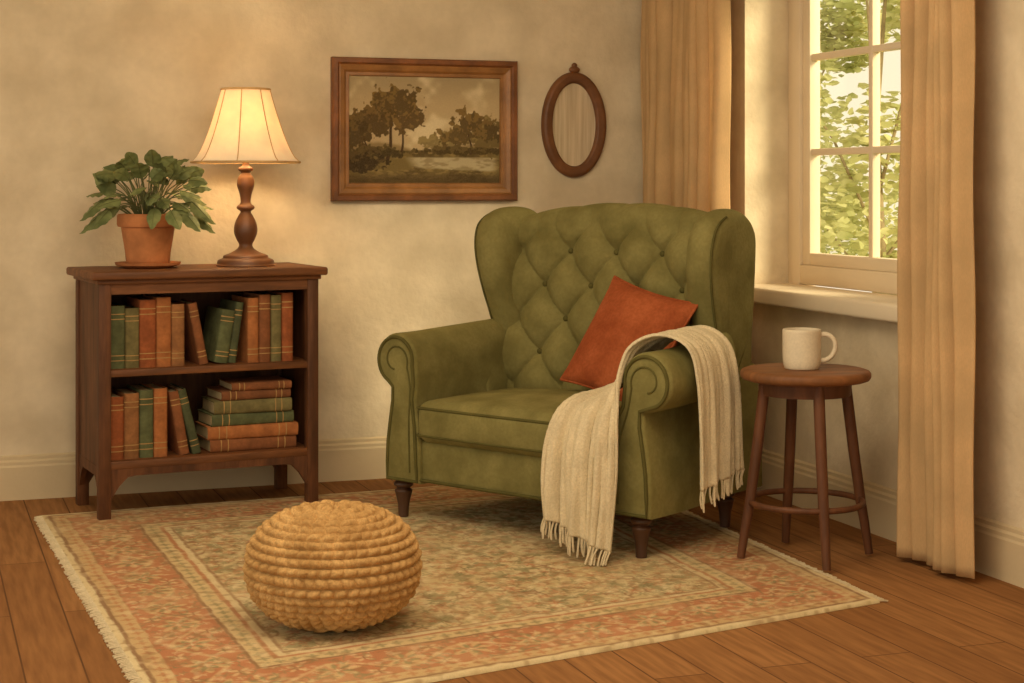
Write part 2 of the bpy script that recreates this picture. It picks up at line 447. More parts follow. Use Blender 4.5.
q=fbm(x,y,8,77); rgb=paint(rgb,bd*(1-ss(.008,.018,np.abs(q-.5))),olive,.7)
sw=along/.20; kx=(sw-np.floor(sw)-.5)*.20
rgb=paint(rgb,bd*(1-ss(.005,.012,np.abs(dc-.055*np.sin(along*2*pi/.40)))),(204,172,124),.7)
rgb=paint(rgb,bd*rosette(kx,dc,.068,7,0,.28),(204,174,124),.8); rgb=paint(rgb,bd*rosette(kx,dc,.048,6,.5),olive,.75); rgb=paint(rgb,bd*rosette(kx,dc,.030,5),sal,.9); rgb=paint(rgb,bd*rosette(kx,dc,.012,4),cream,.9)
k2=((along/.20+.5)-np.floor(along/.20+.5)-.5)*.20
for s in (-.065,.065):
    rgb=paint(rgb,bd*rosette(k2,dc-s,.034,4,.78,.45),(212,182,134),.75)
    rgb=paint(rgb,bd*rosette(k2,dc-s,.014,4,0,.4),dk,.7)
for s,R_,c,k in ((.06,.015,cream,101),(.07,.017,olive,107)):
    lx,ly,h=jl(x,y,s,k,.8); rgb=paint(rgb,bd*rosette(lx,ly,R_*(.7+.5*h),4,h*6,.45,.004),c,.55)
rgb=paint(rgb,band(0,.022),cream); rgb=paint(rgb,band(.022,.036),dk,.7); rgb=paint(rgb,band(.036,.085),(198,166,118))
k3=(along/.05-np.floor(along/.05)-.5)*.05
rgb=paint(rgb,band(.04,.085)*rosette(k3,d-.0625,.017,4,0,.3),rust,.6)
rgb=paint(rgb,band(.30,.312),dk,.75); rgb=paint(rgb,band(.312,.365),(204,178,130))
rgb=paint(rgb,band(.312,.365)*rosette(k3,d-.338,.019,4,0,.3),olive,.65)
rgb=paint(rgb,band(.365,.380),rust,.75); rgb=paint(rgb,band(.380,.402),cream,.7); rgb=paint(rgb,band(.402,.412),dk,.6)
wear=fbm(x,y,5,31); rgb=paint(rgb,ss(.35,.75,wear),(198,172,126),.32)
spk=vnoise(x,y,46,9); rgb=paint(rgb,ss(.6,.9,spk),(140,108,72),.42); rgb=paint(rgb,ss(.6,.9,vnoise(x,y,40,14)),(226,206,164),.35)
zz=.010+.0015*vnoise(x,y,30,4)
edge=np.minimum(np.minimum(uu,1-uu),np.minimum(vv,1-vv))
zz=np.where(edge<.0005,.001,zz)
pos=np.dstack([P2,zz])
rug=empty('area_rug')
o=colgrid('rug_pile',pos,rgb,M_rug); o.parent=rug
fr=MB(); rr=random.Random(4)
for (a,c2,outx) in ((A,E,-1),(B,D,1)):
    dr=(c2-a); n=int(np.linalg.norm(dr)/.014); dn=dr/np.linalg.norm(dr); nr=np.array((-dn[1],dn[0]))
    if (nr[0]*outx)<0: nr=-nr
    for i in range(n):
        p=a+dr*(i+.5)/n; l=rr.uniform(.020,.030); s=rr.uniform(-.006,.006)
        q=p+nr*l+dn*s
        fr.add(tube([(p[0]-nr[0]*.004,p[1]-nr[1]*.004,.007),((p[0]+q[0])/2,(p[1]+q[1])/2,.006),(q[0],q[1],.004)],[.0035,.003,.0025],5))
fr.build('fringe',M_throw,parent=rug)

# ---------------------------------------------------------------- bookshelf
BS=(-1.525,6.28,0); BA=rad(26); W,DP,HT=.855,.425,.918
shelf=empty('bookshelf',BS,BA)
b=MB()
for x0 in (0,W-.045):
    for y0 in (0,DP-.045): b.add(box(x0,x0+.045,y0,y0+.045,0.0,HT-.03,.004))
for x0,x1 in ((.008,.026),(W-.026,W-.008)): b.add(box(x0,x1,.04,DP-.04,.16,HT-.03))
def bracket(x0,x1,y,t,z1,drop,axis='x'):
    n=24; v=[];f=[]
    for i in range(n+1):
        s=i/n; xx=x0+(x1-x0)*s
        e=min(s,1-s)*(x1-x0); zb=z1-.035-drop*max(0,1-e/.075)**1.6
        for yy in (y,y+t):
            for z in (zb,z1): v.append((xx,yy,z) if axis=='x' else (yy,xx,z))
    for i in range(n):
        a=i*4; q=a+4
        f+=[(a,q,q+1,a+1),(a+2,a+3,q+3,q+2),(a,a+2,q+2,q),(a+1,q+1,q+3,a+3)]
    f+=[(0,1,3,2),(n*4,n*4+2,n*4+3,n*4+1)]
    return v,f
b.add(bracket(.045,W-.045,.008,.02,.20,.085)); b.add(bracket(.045,DP-.045,.006,.02,.20,.085,'y')); b.add(bracket(.045,DP-.045,W-.026,.02,.20,.085,'y'))
b.add(bracket(.045,W-.045,DP-.03,.02,.20,.085))
b.add(box(.026,W-.026,DP-.028,DP-.016,.19,HT-.03))
b.build('carcass',M_wood,parent=shelf)
b=MB()
b.add(box(-.034,W+.028,-.034,DP+.012,HT-.020,HT+.012,.009,3)); b.add(box(-.008,W+.008,-.010,DP,HT-.036,HT-.020,.004))
b.add(box(.045,W-.045,.006,.028,HT-.075,HT-.036))
b.add(box(.02,W-.02,.006,DP-.028,.192,.222,.003)); b.add(box(.02,W-.02,.006,DP-.028,.536,.562,.003))
b.build('shelf_boards',M_woodh,parent=shelf)
ZT=HT+.012
bk=MB()
def book(w,h,dp,ci,M,bands=True):
    n=8; out=[]
    for i in range(n+1):
        a=pi*i/n; out.append((w/2-w/2*math.cos(a),-.009*math.sin(a)+.009))
    poly=[(0,dp)]+out+[(w,dp)]
    t=.004
    inn=[(w-t,dp)]+[(w/2+(w/2-t)*math.cos(pi*i/n),.009-(.005)*math.sin(pi*i/n)) for i in range(n+1)]+[(t,dp)]
    ring=poly+inn; N=len(ring); m=len(poly)
    v=[(p[0],p[1],z) for z in (0,h) for p in ring]; f=[]
    for j in range(N): f.append((j,(j+1)%N,N+(j+1)%N,N+j))
    for j in range(m-1):
        o=N-1-j
        f.append((j,j+1,o-1,o)); f.append((N+j,N+j+1,N+o-1,N+o))
    bk.add((v,f),ci,M)
    bk.add(box(t,w-t,.010,dp-.006,.004,h-.005),8,M)
    if bands:
        for z in (.12,.2,.78,.86):
            pts=[(w/2-(w/2+.0008)*math.cos(pi*i/n),.009-.0102*math.sin(pi*i/n)) for i in range(n+1)]
            vv=[(p[0],p[1],h*z+k) for k in (0,.004) for p in pts]; L=len(pts)
            bk.add((vv,[(j,j+1,L+j+1,L+j) for j in range(L-1)]),9,M)
def row(items,z):
    for (x,w,h,ci,lean) in items:
        M=T(x,.05,z)
        if lean>0: M=M@T(w,0,0)@R(lean,'Y')@T(-w,0,0)
        elif lean<0: M=M@R(lean,'Y')
        book(w,h,.22,ci,M)
row([(.05,.058,.235,0,0),(.110,.052,.225,4,0),(.164,.062,.255,1,0),(.228,.056,.262,3,0),(.286,.050,.235,7,0),
     (.395,.034,.238,2,-11),
     (.452,.052,.205,0,9),(.507,.030,.235,6,8),(.585,.044,.250,3,0),(.631,.046,.262,2,0),(.679,.042,.258,4,0),(.723,.046,.266,1,0)],.562)
row([(.05,.054,.235,1,0),(.106,.056,.245,7,0),(.164,.052,.255,0,0),(.218,.052,.258,3,0),(.318,.038,.245,2,-10),(.368,.034,.252,6,-14)],.222)
def flat(x,z,L,t,ci,rz=0,dp=.2):
    M=T(x,.05,z)@R(rz,'Z')@Matrix(((0,0,1,0),(0,1,0,0),(-1,0,0,0),(0,0,0,1)))
    M=M@T(-t,0,0)
    book(t,L,dp,ci,M)
flat(.435,.222,.345,.048,2); flat(.425,.2705,.360,.050,3,-1.5); flat(.442,.321,.330,.046,0,1); flat(.45,.3675,.310,.050,4,-1.5); 
flat(.48,.418,.28,.036,5,1.5); flat(.52,.4545,.24,.030,2,-1)
bk.build('books',M_books+[M_page,M_gold],BS,BA,angle=50)

# ---------------------------------------------------------------- potted plant
plant=empty('potted_plant',(-1.408,6.575,ZT))
b=MB()
b.add(lathe([(0,.0),(.09,.0),(.122,.012),(.126,.022),(.120,.022),(.09,.010),(0,.010)],56))
b.add(lathe(smoothprof([(0,.012),(.074,.012),(.088,.07),(.102,.155)],5)+[(.102,.157),(.114,.160),(.118,.170),(.117,.203),(.112,.209),(.105,.206),(.102,.185),(0,.185)],56))
b.build('terracotta_pot',M_terra,parent=plant)
MB().add(lathe([(0,.187),(.103,.187),(.08,.193),(0,.197)],32)).build('soil',M_soil,parent=plant)
lf=MB(); st=MB(); rr=random.Random(33)
def leaf(base,dirv,L,Wd,droop,nrm):
    dirv=dirv.normalized(); side=dirv.cross(nrm)
    if side.length<.1: side=dirv.cross(Vector((0,0,1)))
    side.normalize(); up=side.cross(dirv)
    n=12; v=[];f=[]
    for i in range(n+1):
        s=i/n; w=Wd*(math.sin(pi*s**.72))**.8*(1-.22*s) if 0<s<1 else 0.0008
        c=base+dirv*L*s-Vector((0,0,1))*droop*L*s*s
        for j in range(7):
            q=(j-3)/3; v.append(c+side*w*q-up*(abs(q)**1.3*w*.30)+up*(.003*math.sin(s*20)*abs(q)))
    for i in range(n):
        for j in range(6): a=i*7+j; f.append((a,a+1,a+8,a+7))
    lf.add((v,f))
    st.add(tube([base+dirv*L*s-Vector((0,0,1))*droop*L*s*s+up*.0006 for s in (0,.3,.6,.9)],[.0016,.0013,.001,.0006],4))
NL=64
for i in range(NL):
    a=i*2.399+rr.uniform(-.3,.3)
    tier=i/NL
    el=rad(-8+88*tier)+rr.uniform(-.12,.12)
    Ls=rr.uniform(.08,.14)*(1.2 if tier>.5 else 1)
    hd=Vector((math.cos(a),math.sin(a)*.85,0)); p0=Vector((hd.x*.04,hd.y*.04,.188))
    p1=p0+hd*Ls*.40*math.cos(el)+Vector((0,0,.055+.06*math.sin(el)))
    p2=p1+hd*Ls*.60*math.cos(el)+Vector((0,0,Ls*.6*math.sin(el)))
    st.add(tube(catmull([p0,p1,p2],5),.0022,5))
    dv=hd*math.cos(el*.6)+Vector((0,0,math.sin(el*.6)-.05+rr.uniform(-.4,.35)))+Vector((rr.uniform(-.35,.35),rr.uniform(-.3,.3),0))
    nrm=(Vector((0,-.35,.6))+hd*.7+Vector((rr.uniform(-.5,.5),rr.uniform(-.8,.3),rr.uniform(-.2,.4))))
    leaf(p2,dv,rr.uniform(.078,.106),rr.uniform(.029,.038),rr.uniform(.1,.4),nrm)
for a,dz in ((.1,0),(-.5,.01),(3.3,0),(2.9,.01),(4.0,.02),(5.4,.02),(-.2,.05),(3.5,.05)):
    hd=Vector((math.cos(a),math.sin(a),0)); p0=Vector((hd.x*.05,hd.y*.05,.19)); p1=p0+hd*.08+Vector((0,0,.05)); p2=p0+hd*.13+Vector((0,0,.015+dz))
    st.add(tube(catmull([p0,p1,p2],5),.0022,5)); leaf(p2,hd*.6+Vector((0,0,-.5)),.10,.034,.1,hd+Vector((0,-.6,.4)))
lf.build('leaves',M_leaf,parent=plant,recalc=False,angle=180)
st.build('stems',M_stem,parent=plant)

# ---------------------------------------------------------------- table lamp
lamp=empty('table_lamp',(-1.054,6.727,ZT))
b=MB()
pr=smoothprof([(.0,0),(.108,0),(.112,.010),(.108,.024),(.090,.032),(.086,.042),(.060,.052),(.034,.068),(.026,.085),(.036,.105),(.046,.135),(.042,.170),(.028,.200),(.020,.215),(.034,.226),(.034,.236),(.020,.250),(.024,.285),(.034,.320),(.030,.350),(.018,.368),(.028,.378),(.028,.388),(.014,.398),(.014,.435),(.0,.436)],4)
b.add(lathe(pr,40)); b.build('turned_base',M_brass,parent=lamp)
b=MB(); sp=[]
for i in range(17):
    s=i/16; sp.append((.210-.115*(s**.66),.410+.288*s))
b.add(lathe_open(sp,96,lambda a,i:1+.014*math.cos(8*a)*(1-i/16)))
o=b.build('lampshade',M_shade,parent=lamp,angle=180)
so=o.modifiers.new('t','SOLIDIFY'); so.thickness=.003
b=MB()
for (r,z,i) in ((.211,.410,0),(.0955,.698,16)):
    b.add(tube([(r*(1+.014*math.cos(8*a)*(1-i/16))*math.cos(a),r*(1+.014*math.cos(8*a)*(1-i/16))*math.sin(a),z) for a in [2*pi*k/96 for k in range(96)]],.0045,8,True))
for k in range(8):
    a=2*pi*k/8
    b.add(tube([((r*(1+.014*(1-i/16))+.001)*math.cos(a),(r*(1+.014*(1-i/16))+.001)*math.sin(a),z) for i,(r,z) in enumerate(sp)],.0022,6))
b.build('shade_trim',mat('shade_braid',(208,168,112),.8),parent=lamp)
b=MB(); b.add(tube([(0,0,.43),(0,0,.69)],.003,6))
for a in (0,2.1,4.2): b.add(tube([(0,0,.69),(.095*math.cos(a),.095*math.sin(a),.696)],.002,6))
b.build('harp',M_gold,parent=lamp)
mb,nt,bs=base_mat('bulb_glass'); bs.inputs['Base Color'].default_value=S(255,230,180); bs.inputs['Emission Color'].default_value=S(255,224,170); bs.inputs['Emission Strength'].default_value=2
MB().add(ball((0,0,.48),.028,1,1,1.3)).build('bulb',mb,parent=lamp)
l=bpy.data.lights.new('lamp_light','POINT'); l.energy=7.5; l.color=(1,.80,.50); l.shadow_soft_size=.06
lo=bpy.data.objects.new('lamp_light',l); scene.collection.objects.link(lo); lo.location=(0,0,.555); lo.parent=lamp

# ---------------------------------------------------------------- framed painting
PW,PH=.83,.61
pt=empty('framed_painting',(C[0]-.943*1.184,C[1]-.334*1.184,1.486),AB)
def frame_ring(w,h,prof):
    v=[];f=[];n=len(prof)
    for i,y in prof:
        for sx,sz in ((-1,-1),(1,-1),(1,1),(-1,1)): v.append((sx*(w/2-i),y,sz*(h/2-i)))
    for k in range(n):
        k2=(k+1)%n
        for j in range(4): j2=(j+1)%4; f.append((k*4+j,k*4+j2,k2*4+j2,k2*4+j))
    return v,f
MB().add(frame_ring(PW,PH,[(0,-.002),(0,-.030),(.006,-.040),(.022,-.042),(.030,-.034),(.030,-.002)])).build('outer_moulding',M_frame,parent=pt,angle=20)
MB().add(frame_ring(PW,PH,[(.028,-.002),(.028,-.032),(.036,-.036),(.052,-.030),(.062,-.020),(.074,-.022),(.078,-.014),(.078,-.002)])).build('inner_moulding',M_frame2,parent=pt,angle=20)
cw,ch=PW-.150,PH-.150
nx,nz=360,240
ux,uz=np.meshgrid(np.linspace(0,1,nx),np.linspace(0,1,nz),indexing='ij'); ax=ux*1.48
sky=fbm(ax,uz,4,40)
rgb=np.ones((nx,nz,3))*np.array((190,166,124)); rgb=paint(rgb,ss(.4,.65,sky),(218,198,156)); rgb=paint(rgb,ss(.7,1.0,uz)*ss(.3,.6,1-sky),(162,144,108),.7)
rgb=paint(rgb,1-ss(.30,.34,uz-.05*np.sin(ux*9)-.04*fbm(ax,uz,8,3)),(142,120,80))
gr=1-ss(.29,.31,uz-.02*fbm(ax,uz,12,44)); rgb=paint(rgb,gr,(116,98,56))
rgb=paint(rgb,gr*ss(.45,.7,fbm(ax,uz*2,9,50)),(88,72,40)); rgb=paint(rgb,gr*ss(.55,.7,fbm(ax,uz*3,14,60)),(152,128,78),.7)
rgb=paint(rgb,(1-ss(.02,.13,uz)),(66,52,30),.7)
wt=.245; wb=.115+.06*(1-ux)
water=ss(wb-.012,wb+.012,uz+.02*(fbm(ax,uz,14,70)-.5))*(1-ss(wt-.01,wt+.01,uz))*ss(.36,.46,ux+.5*(uz-.2))*(1-ss(.93,1.0,ux)); rgb=paint(rgb,water,(186,170,132),.9)
rgb=paint(rgb,water*ss(.5,.68,fbm(ax*.35,uz,22,66)),(132,114,78),.65)
def blob(cx,cy,rx,ry,c,hl,seed):
    global rgb
    r=np.hypot((ux-cx)/rx,(uz-cy)/ry); n=fbm(ax,uz,16,seed)
    m=1-ss(-.05,.08,r-1+(.62-n)*1.5); rgb=paint(rgb,m,c,.95)
    n2=fbm(ax,uz,24,seed+7)+.25*(uz-cy)/ry-.15*(ux-cx)/rx; rgb=paint(rgb,m*ss(.5,.66,n2),hl,.75)
def trunk(x0,z0,x1,z1,w):
    global rgb
    t=np.clip((uz-z0)/(z1-z0),0,1); dx=np.abs(ux-(x0+(x1-x0)*t+.008*np.sin(t*7)))
    rgb=paint(rgb,(1-ss(w*.6,w,dx*(1+t)))*ss(z0-.01,z0,uz)*(1-ss(z1-.01,z1,uz)),(66,48,30),.95)
blob(.60,.38,.16,.10,(128,110,68),(154,134,84),80); blob(.92,.45,.16,.20,(108,90,50),(142,120,70),83)
trunk(.25,.22,.30,.70,.016); trunk(.33,.24,.38,.66,.011); trunk(.12,.26,.10,.5,.010); trunk(.80,.28,.79,.55,.010); trunk(.70,.28,.71,.45,.008)
blob(.29,.76,.17,.19,(90,72,40),(138,112,62),90); blob(.17,.60,.14,.15,(86,68,38),(130,104,58),92); blob(.40,.60,.12,.15,(94,74,42),(142,114,64),94)
blob(.06,.48,.13,.18,(80,64,36),(118,96,54),96); blob(.80,.56,.13,.15,(90,72,40),(138,110,60),98); blob(.69,.44,.11,.11,(94,76,42),(134,108,60),100); blob(.93,.50,.10,.14,(84,68,38),(128,102,56),101)
blob(.20,.30,.24,.06,(70,58,32),(106,88,50),102); blob(.76,.31,.36,.045,(74,60,32),(108,90,50),104); blob(.08,.20,.18,.11,(60,48,28),(98,80,46),106)
pos=np.dstack([(ux-.5)*cw,np.full_like(ux,-.012)-.0008*fbm(ax,uz,40,5),(uz-.5)*ch])
o=colgrid('landscape_canvas',pos,rgb,M_canvas); o.parent=pt
MB().add(box(-PW/2+.02,PW/2-.02,-.010,-.001,-PH/2+.02,PH/2-.02)).build('backing_board',M_frame,parent=pt)

# ---------------------------------------------------------------- oval mirror
om=empty('oval_mirror',(C[0]-.943*.497,C[1]-.334*.497,1.517),AB)
b=MB(); seg=96; prof=[(-.050,-.002),(-.050,-.018),(-.043,-.030),(-.030,-.034),(-.018,-.028),(-.012,-.030),(-.004,-.026),(0.0,-.014),(0,-.002)]
v=[];f=[]
rx,rz_=.103,.184
for (o_,y) in prof:
    for j in range(seg):
        a=2*pi*j/seg; v.append(((rx-o_)*math.cos(a),y,(rz_-o_)*math.sin(a)))
n=len(prof)
for k in range(n):
    k2=(k+1)%n
    for j in range(seg): j2=(j+1)%seg; f.append((k*seg+j,k*seg+j2,k2*seg+j2,k2*seg+j))
b.add((v,f)); 
b.add(ball((0,-.016,rz_+.060),.020,1.3,.7,.8)); b.add(ball((0,-.016,rz_+.078),.013,1,.8,1))
b.build('carved_frame',mat('mirror_frame_wood',(114,72,40),.5,.3,8,40,.15,.3,spec=.4),parent=om,angle=50)
v=[(0,-.010,0)]+[((rx+.003)*math.cos(2*pi*j/seg),-.010,(rz_+.003)*math.sin(2*pi*j/seg)) for j in range(seg)]
MB().add((v,[(0,1+j,1+(j+1)%seg) for j in range(seg)])).build('mirror_glass',M_mirror,parent=om)

# ---------------------------------------------------------------- armchair
CO=(-.012,5.96,0); CA=rad(-40)
chair=empty('armchair',CO,CA)
MC=Matrix.Translation(CO)@Matrix.Rotation(CA,4,'Z')
def arm_outline(cx,ox):
    cz,r=.600,.100
    P=[(.43,.15),(ox,.15),(ox+.004,.22),(ox,.30),(ox-.012,.38),(ox-.024,.45),(ox-.026,.495)]
    for k in range(0,29):
        a=rad(-62+ (190+62)*k/28); P.append((cx+r*math.cos(a),cz+r*math.sin(a)))
    P+=[(cx-.105,.52),(.452,.46),(.438,.36),(.432,.25)]
    return P
YS=-.045
for sgn,nm,cx_,ox_ in ((1,'right',.590,.602),(-1,'left',.548,.600)):
    AO=arm_outline(cx_,ox_)
    b=MB()
    def fn(p):
        x,z,y=p
        k=max(0,(y-.1)/.6)
        xx=x-(max(0,x-.47)*.62*k*k*1.4 if sgn>0 else max(0,x-.47)*.25*k)
        return (sgn*xx,y,z+.030*k*(1 if z>.45 else 0))
    nlay=10
    # arm drawn as successive sections so it can narrow toward the wing
    L=[(.018*(1-math.cos(pi/2*k/5)),.018*(1-math.sin(pi/2*k/5))) for k in range(6)]+[(.018+.564*(k/nlay),0) for k in range(1,nlay+1)]
    v=[];f=[];N=len(AO)
    for c_,i_ in L:
        for q in inset_poly(AO,i_): v.append(fn((q[0],q[1],c_)))
    for k in range(len(L)-1):
        for j in range(N):
            j2=(j+1)%N; f.append((k*N+j,k*N+j2,(k+1)*N+j2,(k+1)*N+j))
    f.append(tuple(range(N))[::-1]); f.append(tuple((len(L)-1)*N+j for j in range(N)))
    b.add((v,f))
    xo=.548 if sgn>0 else .575
    low=[(.43,.15),(xo,.15),(xo,.30),(xo-.012,.45),(xo-.022,.58),(.45,.58)]
    b.add(pad_extrude(low,.40,.40,.02,4,lambda p:(sgn*p[0],p[2],p[1])))
    b.build('arm_'+nm,M_green,parent=chair,angle=50)
    b=MB()
    loop=[Vector((sgn*q[0],-.001,q[1])) for q in inset_poly(AO,.014)]
    b.add(tube(loop,.0065,8,True))
    b.add(tube([(sgn*(cx_+rr_*math.cos(rad(a_))),-.001,.600+rr_*math.sin(rad(a_))) for a_,rr_ in [(200-8*k,.062-.0008*k) for k in range(36)]],.0035,6))
    b.add(tube(catmull([(sgn*(cx_-.058),-.001,.579),(sgn*(cx_-.074),-.001,.50),(sgn*.480,-.001,.38),(sgn*.476,-.001,.19)],8),.0035,6))
    b.build('arm_piping_'+nm,M_pipe,parent=chair)
    WP=catmull([(.835,.40,0),(.850,.70,0),(.855,.98,0),(.840,1.085,0),(.78,1.145,0),(.70,1.164,0),(.60,1.155,0),(.525,1.11,0),(.495,1.03,0),(.500,.93,0),(.525,.83,0),(.556,.74,0),(.580,.66,0),(.60,.55,0),(.60,.42,0)],5,True)
    WP=[(p[0]+YS,p[1]) for p in WP]
    b=MB()
    off=-.048 if sgn>0 else -.022
    def wf(p):
        y,z,x=p
        fl=max(0,z-.62)*(.045 if sgn>0 else .05)+ max(0,(.70-y))*.16*max(0,z-.6)
        return (sgn*(x+fl+off),y,z)
    b.add(pad_extrude(WP,.434,.130,.060,8,wf))
    b.build('wing_'+nm,M_green,parent=chair,angle=60)
    b=MB()
    lp=[wf((q[0],q[1],.553)) for q in inset_poly(WP,.020)][30:66]
    b.add(tube(lp,.0045,6)); b.build('wing_piping_'+nm,M_pipe,parent=chair)
b=MB(); b.add(rbox(-.445,.445,.015,.78,.15,.315,.02,10)); b.add(box(-.53,.52,.58,.80,.15,.60,.02,3)); b.build('seat_base',M_green,parent=chair,angle=60)
b=MB(); b.add(tube([(-.44,.012,.165),(.44,.012,.165)],.006,8)); b.build('base_piping',M_pipe,parent=chair)
b=MB(); b.add(rbox(-.442,.442,-.012,.62,.305,.458,.040,26,puff=.034,puffy=.014)); b.build('seat_cushion',M_green,parent=chair,angle=180)
b=MB()
for z in (.334,.434):
    pts=[]
    for i in range(31):
        s=-1+2*i/30; pts.append((s*.428,-.010-.012*(1-s*s)*.6,z))
    b.add(tube([(-.441,.4,z)]+[(-.440,.03,z)]+pts+[(.440,.03,z),(.441,.4,z)],.0055,8))
b.build('cushion_piping',M_pipe,parent=chair)
def ztop(x): return 1.176-.055*(abs(x)/.48)**2.2
dx,dz=.215,.26; Z00=.475
def yf(x,z): return .606+YS+.13*(z-.4)-.045*(abs(x)/.47)**3
def tuft(x,z):
    a=x/dx+(z-Z00)/dz; c=x/dx-(z-Z00)/dz
    base=(abs(math.sin(pi*a))*abs(math.sin(pi*c)))**.44*.046
    ia=round(a); ic=round(c); bx=(ia+ic)/2*dx; bz=Z00+(ia-ic)/2*dz
    r2=((x-bx)**2+(z-bz)**2)/(.034**2)
    return base-.012*math.exp(-r2)
XB=.45
def bfn(u,v):
    x=-XB+2*XB*u; zt=ztop(x)
    if v<.62:
        s=v/.62; z=.38+(zt-.075-.38)*s
        fade=min(1,(zt-.03-z)/.10)
        return (x,yf(x,z)-tuft(x,z)*fade-.008,z)
    elif v<.8:
        a=pi*(v-.62)/.18; y0=yf(x,zt-.075)-.008
        k=.010*abs(math.sin(pi*(x/dx)))*max(0,math.cos(a))+.006*math.sin(a)*abs(math.sin(pi*x/dx))**.5
        y0t=tuft(x,zt-.075)*.45*(1-(a/pi))
        return (x,y0+.075-.075*math.cos(a)-y0t*max(0,math.cos(a)),zt-.075+(.075)*math.sin(a)+k)
    else:
        s=(v-.8)/.2; y1=yf(x,zt-.075)-.008+.15; z=(zt-.075)+(.15-(zt-.075))*s
        return (x,y1+(.80-y1)*s,z)
b=MB(); b.add(grid(190,230,bfn)); b.build('tufted_back',M_green,parent=chair,angle=180,recalc=True)
b=MB()
for i in range(-8,9):
    for j in range(-8,9):
        x=(i+j)/2*dx; z=Z00+(i-j)/2*dz
        if abs(x)<.42 and .56<z<1.06:
            b.add(ball((x,yf(x,z)-.004,z),.0115,1,.7,1,8))
b.build('buttons',M_pipe,parent=chair)
b=MB()
pf=smoothprof([(.0,0),(.017,0),(.019,.01),(.022,.05),(.030,.085),(.033,.10),(.024,.108),(.036,.118),(.036,.128),(.028,.136),(.034,.145),(.034,.16),(0,.16)],4)
for x_,y_ in ((-.555,.05),(.535,.05),(-.48,.70),(.47,.66)): b.add(lathe(pf,24),0,T(x_,y_,0.0115))
b.build('turned_legs',M_leg,parent=chair)

# ---------------------------------------------------------------- pillow
hp=.218
def pil(sign):
    def fn(u,v):
        x=-1+2*u; y=-1+2*v
        X=hp*x*(1-.08*(1-y*y)); Y=hp*y*(1-.08*(1-x*x))
        t=.066*((1-x*x)*(1-y*y))**.42
        t+=.004*math.sin(5*x+3*y)*(1-x*x)*(1-y*y)
        return (X,Y,sign*t)
    return fn
b=MB(); b.add(grid(44,44,pil(1))); b.add(grid(44,44,pil(-1)))
pe=[]
for k in range(160):
    s=k/40; e=int(s); q=-1+2*(s-e)
    x,y=[(q,-1),(1,q),(-q,1),(-1,-q)][e]
    pe.append((hp*x*(1-.08*(1-y*y)),hp*y*(1-.08*(1-x*x)),0))
b.add(tube(pe,.005,6,True),0)
MP=MC@T(.208,.425,.680)@R(-4,'Z')@R(62,'X')@R(-12,'Z')
b.build('throw_pillow',M_pillow,M=MP,angle=180)

# ---------------------------------------------------------------- throw blanket
GA=[(.712,.355,.29),(.712,.35,.45),(.705,.34,.60),(.676,.335,.705),(.588,.33,.745),(.490,.30,.70),(.400,.25,.585),(.320,.14,.522),(.272,.01,.498),(.252,-.060,.42),(.244,-.085,.28),(.258,-.092,.14)]
GM=[(.716,.24,.27),(.716,.235,.44),(.711,.23,.60),(.682,.22,.705),(.590,.21,.742),(.505,.17,.702),(.460,.110,.61),(.420,.035,.530),(.398,-.040,.475),(.390,-.080,.37),(.390,-.095,.23),(.398,-.105,.095)]
GB=[(.716,.11,.245),(.716,.10,.42),(.711,.095,.60),(.682,.090,.704),(.590,.070,.736),(.520,.022,.700),(.516,-.022,.62),(.522,-.045,.53),(.526,-.060,.44),(.528,-.074,.32),(.530,-.092,.19),(.532,-.115,.055)]
CAv=catmull(GA,12); CMv=catmull(GM,12); CBv=catmull(GB,12)
nL=len(CAv); nW=84
base=np.zeros((nL,nW,3))
for i in range(nL):
    a,m,c=CAv[i],CMv[i],CBv[i]
    for j in range(nW):
        s=j/(nW-1)
        base[i,j]=a*(2*(s-.5)*(s-1))+m*(4*s*(1-s))+c*(2*s*(s-.5))
du=np.gradient(base,axis=0); dv=np.gradient(base,axis=1)
nn=np.cross(du,dv); nn/=np.linalg.norm(nn,axis=2,keepdims=True)+1e-9
if nn[nL*4//11,nW//2,2]<0: nn=-nn
li=np.linspace(0,1,nL)[:,None]; wj=np.linspace(0,1,nW)[None,:]
amp=.006+.016*np.clip((li-.50)/.45,0,1)+.007*np.clip((.25-li)/.25,0,1)
ph=2*pi*(2.8*wj+.22*np.sin(li*5)+.12*np.sin(wj*8))+.8
fold=amp*(.7+.7*np.sin(ph)+.35*np.sin(2.3*ph+li*9)+.2*np.sin(4.1*ph-li*6))
wv=.0010*np.sin(li*2*pi*84)*np.sin(wj*2*pi*22)
bp=base+nn*(fold+.010+wv)[...,None]
bp[...,2]=np.maximum(bp[...,2],.020)
vl=[tuple(p) for p in bp.reshape(-1,3)]
fl=[(i*nW+j,i*nW+j+1,(i+1)*nW+j+1,(i+1)*nW+j) for i in range(nL-1) for j in range(nW-1)]
bl=empty('throw_blanket',CO,CA)
o=MB().add((vl,fl)).build('knit_throw',M_throw,parent=bl,angle=180,recalc=False)
so=o.modifiers.new('t','SOLIDIFY'); so.thickness=.010; so.offset=0
fr=MB(); rr=random.Random(7)
for (ii,dirn,n) in ((0,-1,30),(nL-1,1,38)):
    for k in range(n):
        j=int(k*(nW-1)/(n-1)); p=Vector(bp[ii,j]); L=rr.uniform(.050,.070)
        zend=max(.016,p.z-L); q=Vector((p.x+rr.uniform(-.008,.008),p.y+rr.uniform(-.012,.004)-(.02 if zend<.02 else 0),zend))
        mid=(p+q)/2+Vector((rr.uniform(-.004,.004),-.003,0))
        fr.add(tube(catmull([p,mid,q],3),[.0042,.0036,.0034,.0034,.0036,.004,.0028],5))
fr.build('blanket_fringe',M_throw,parent=bl)

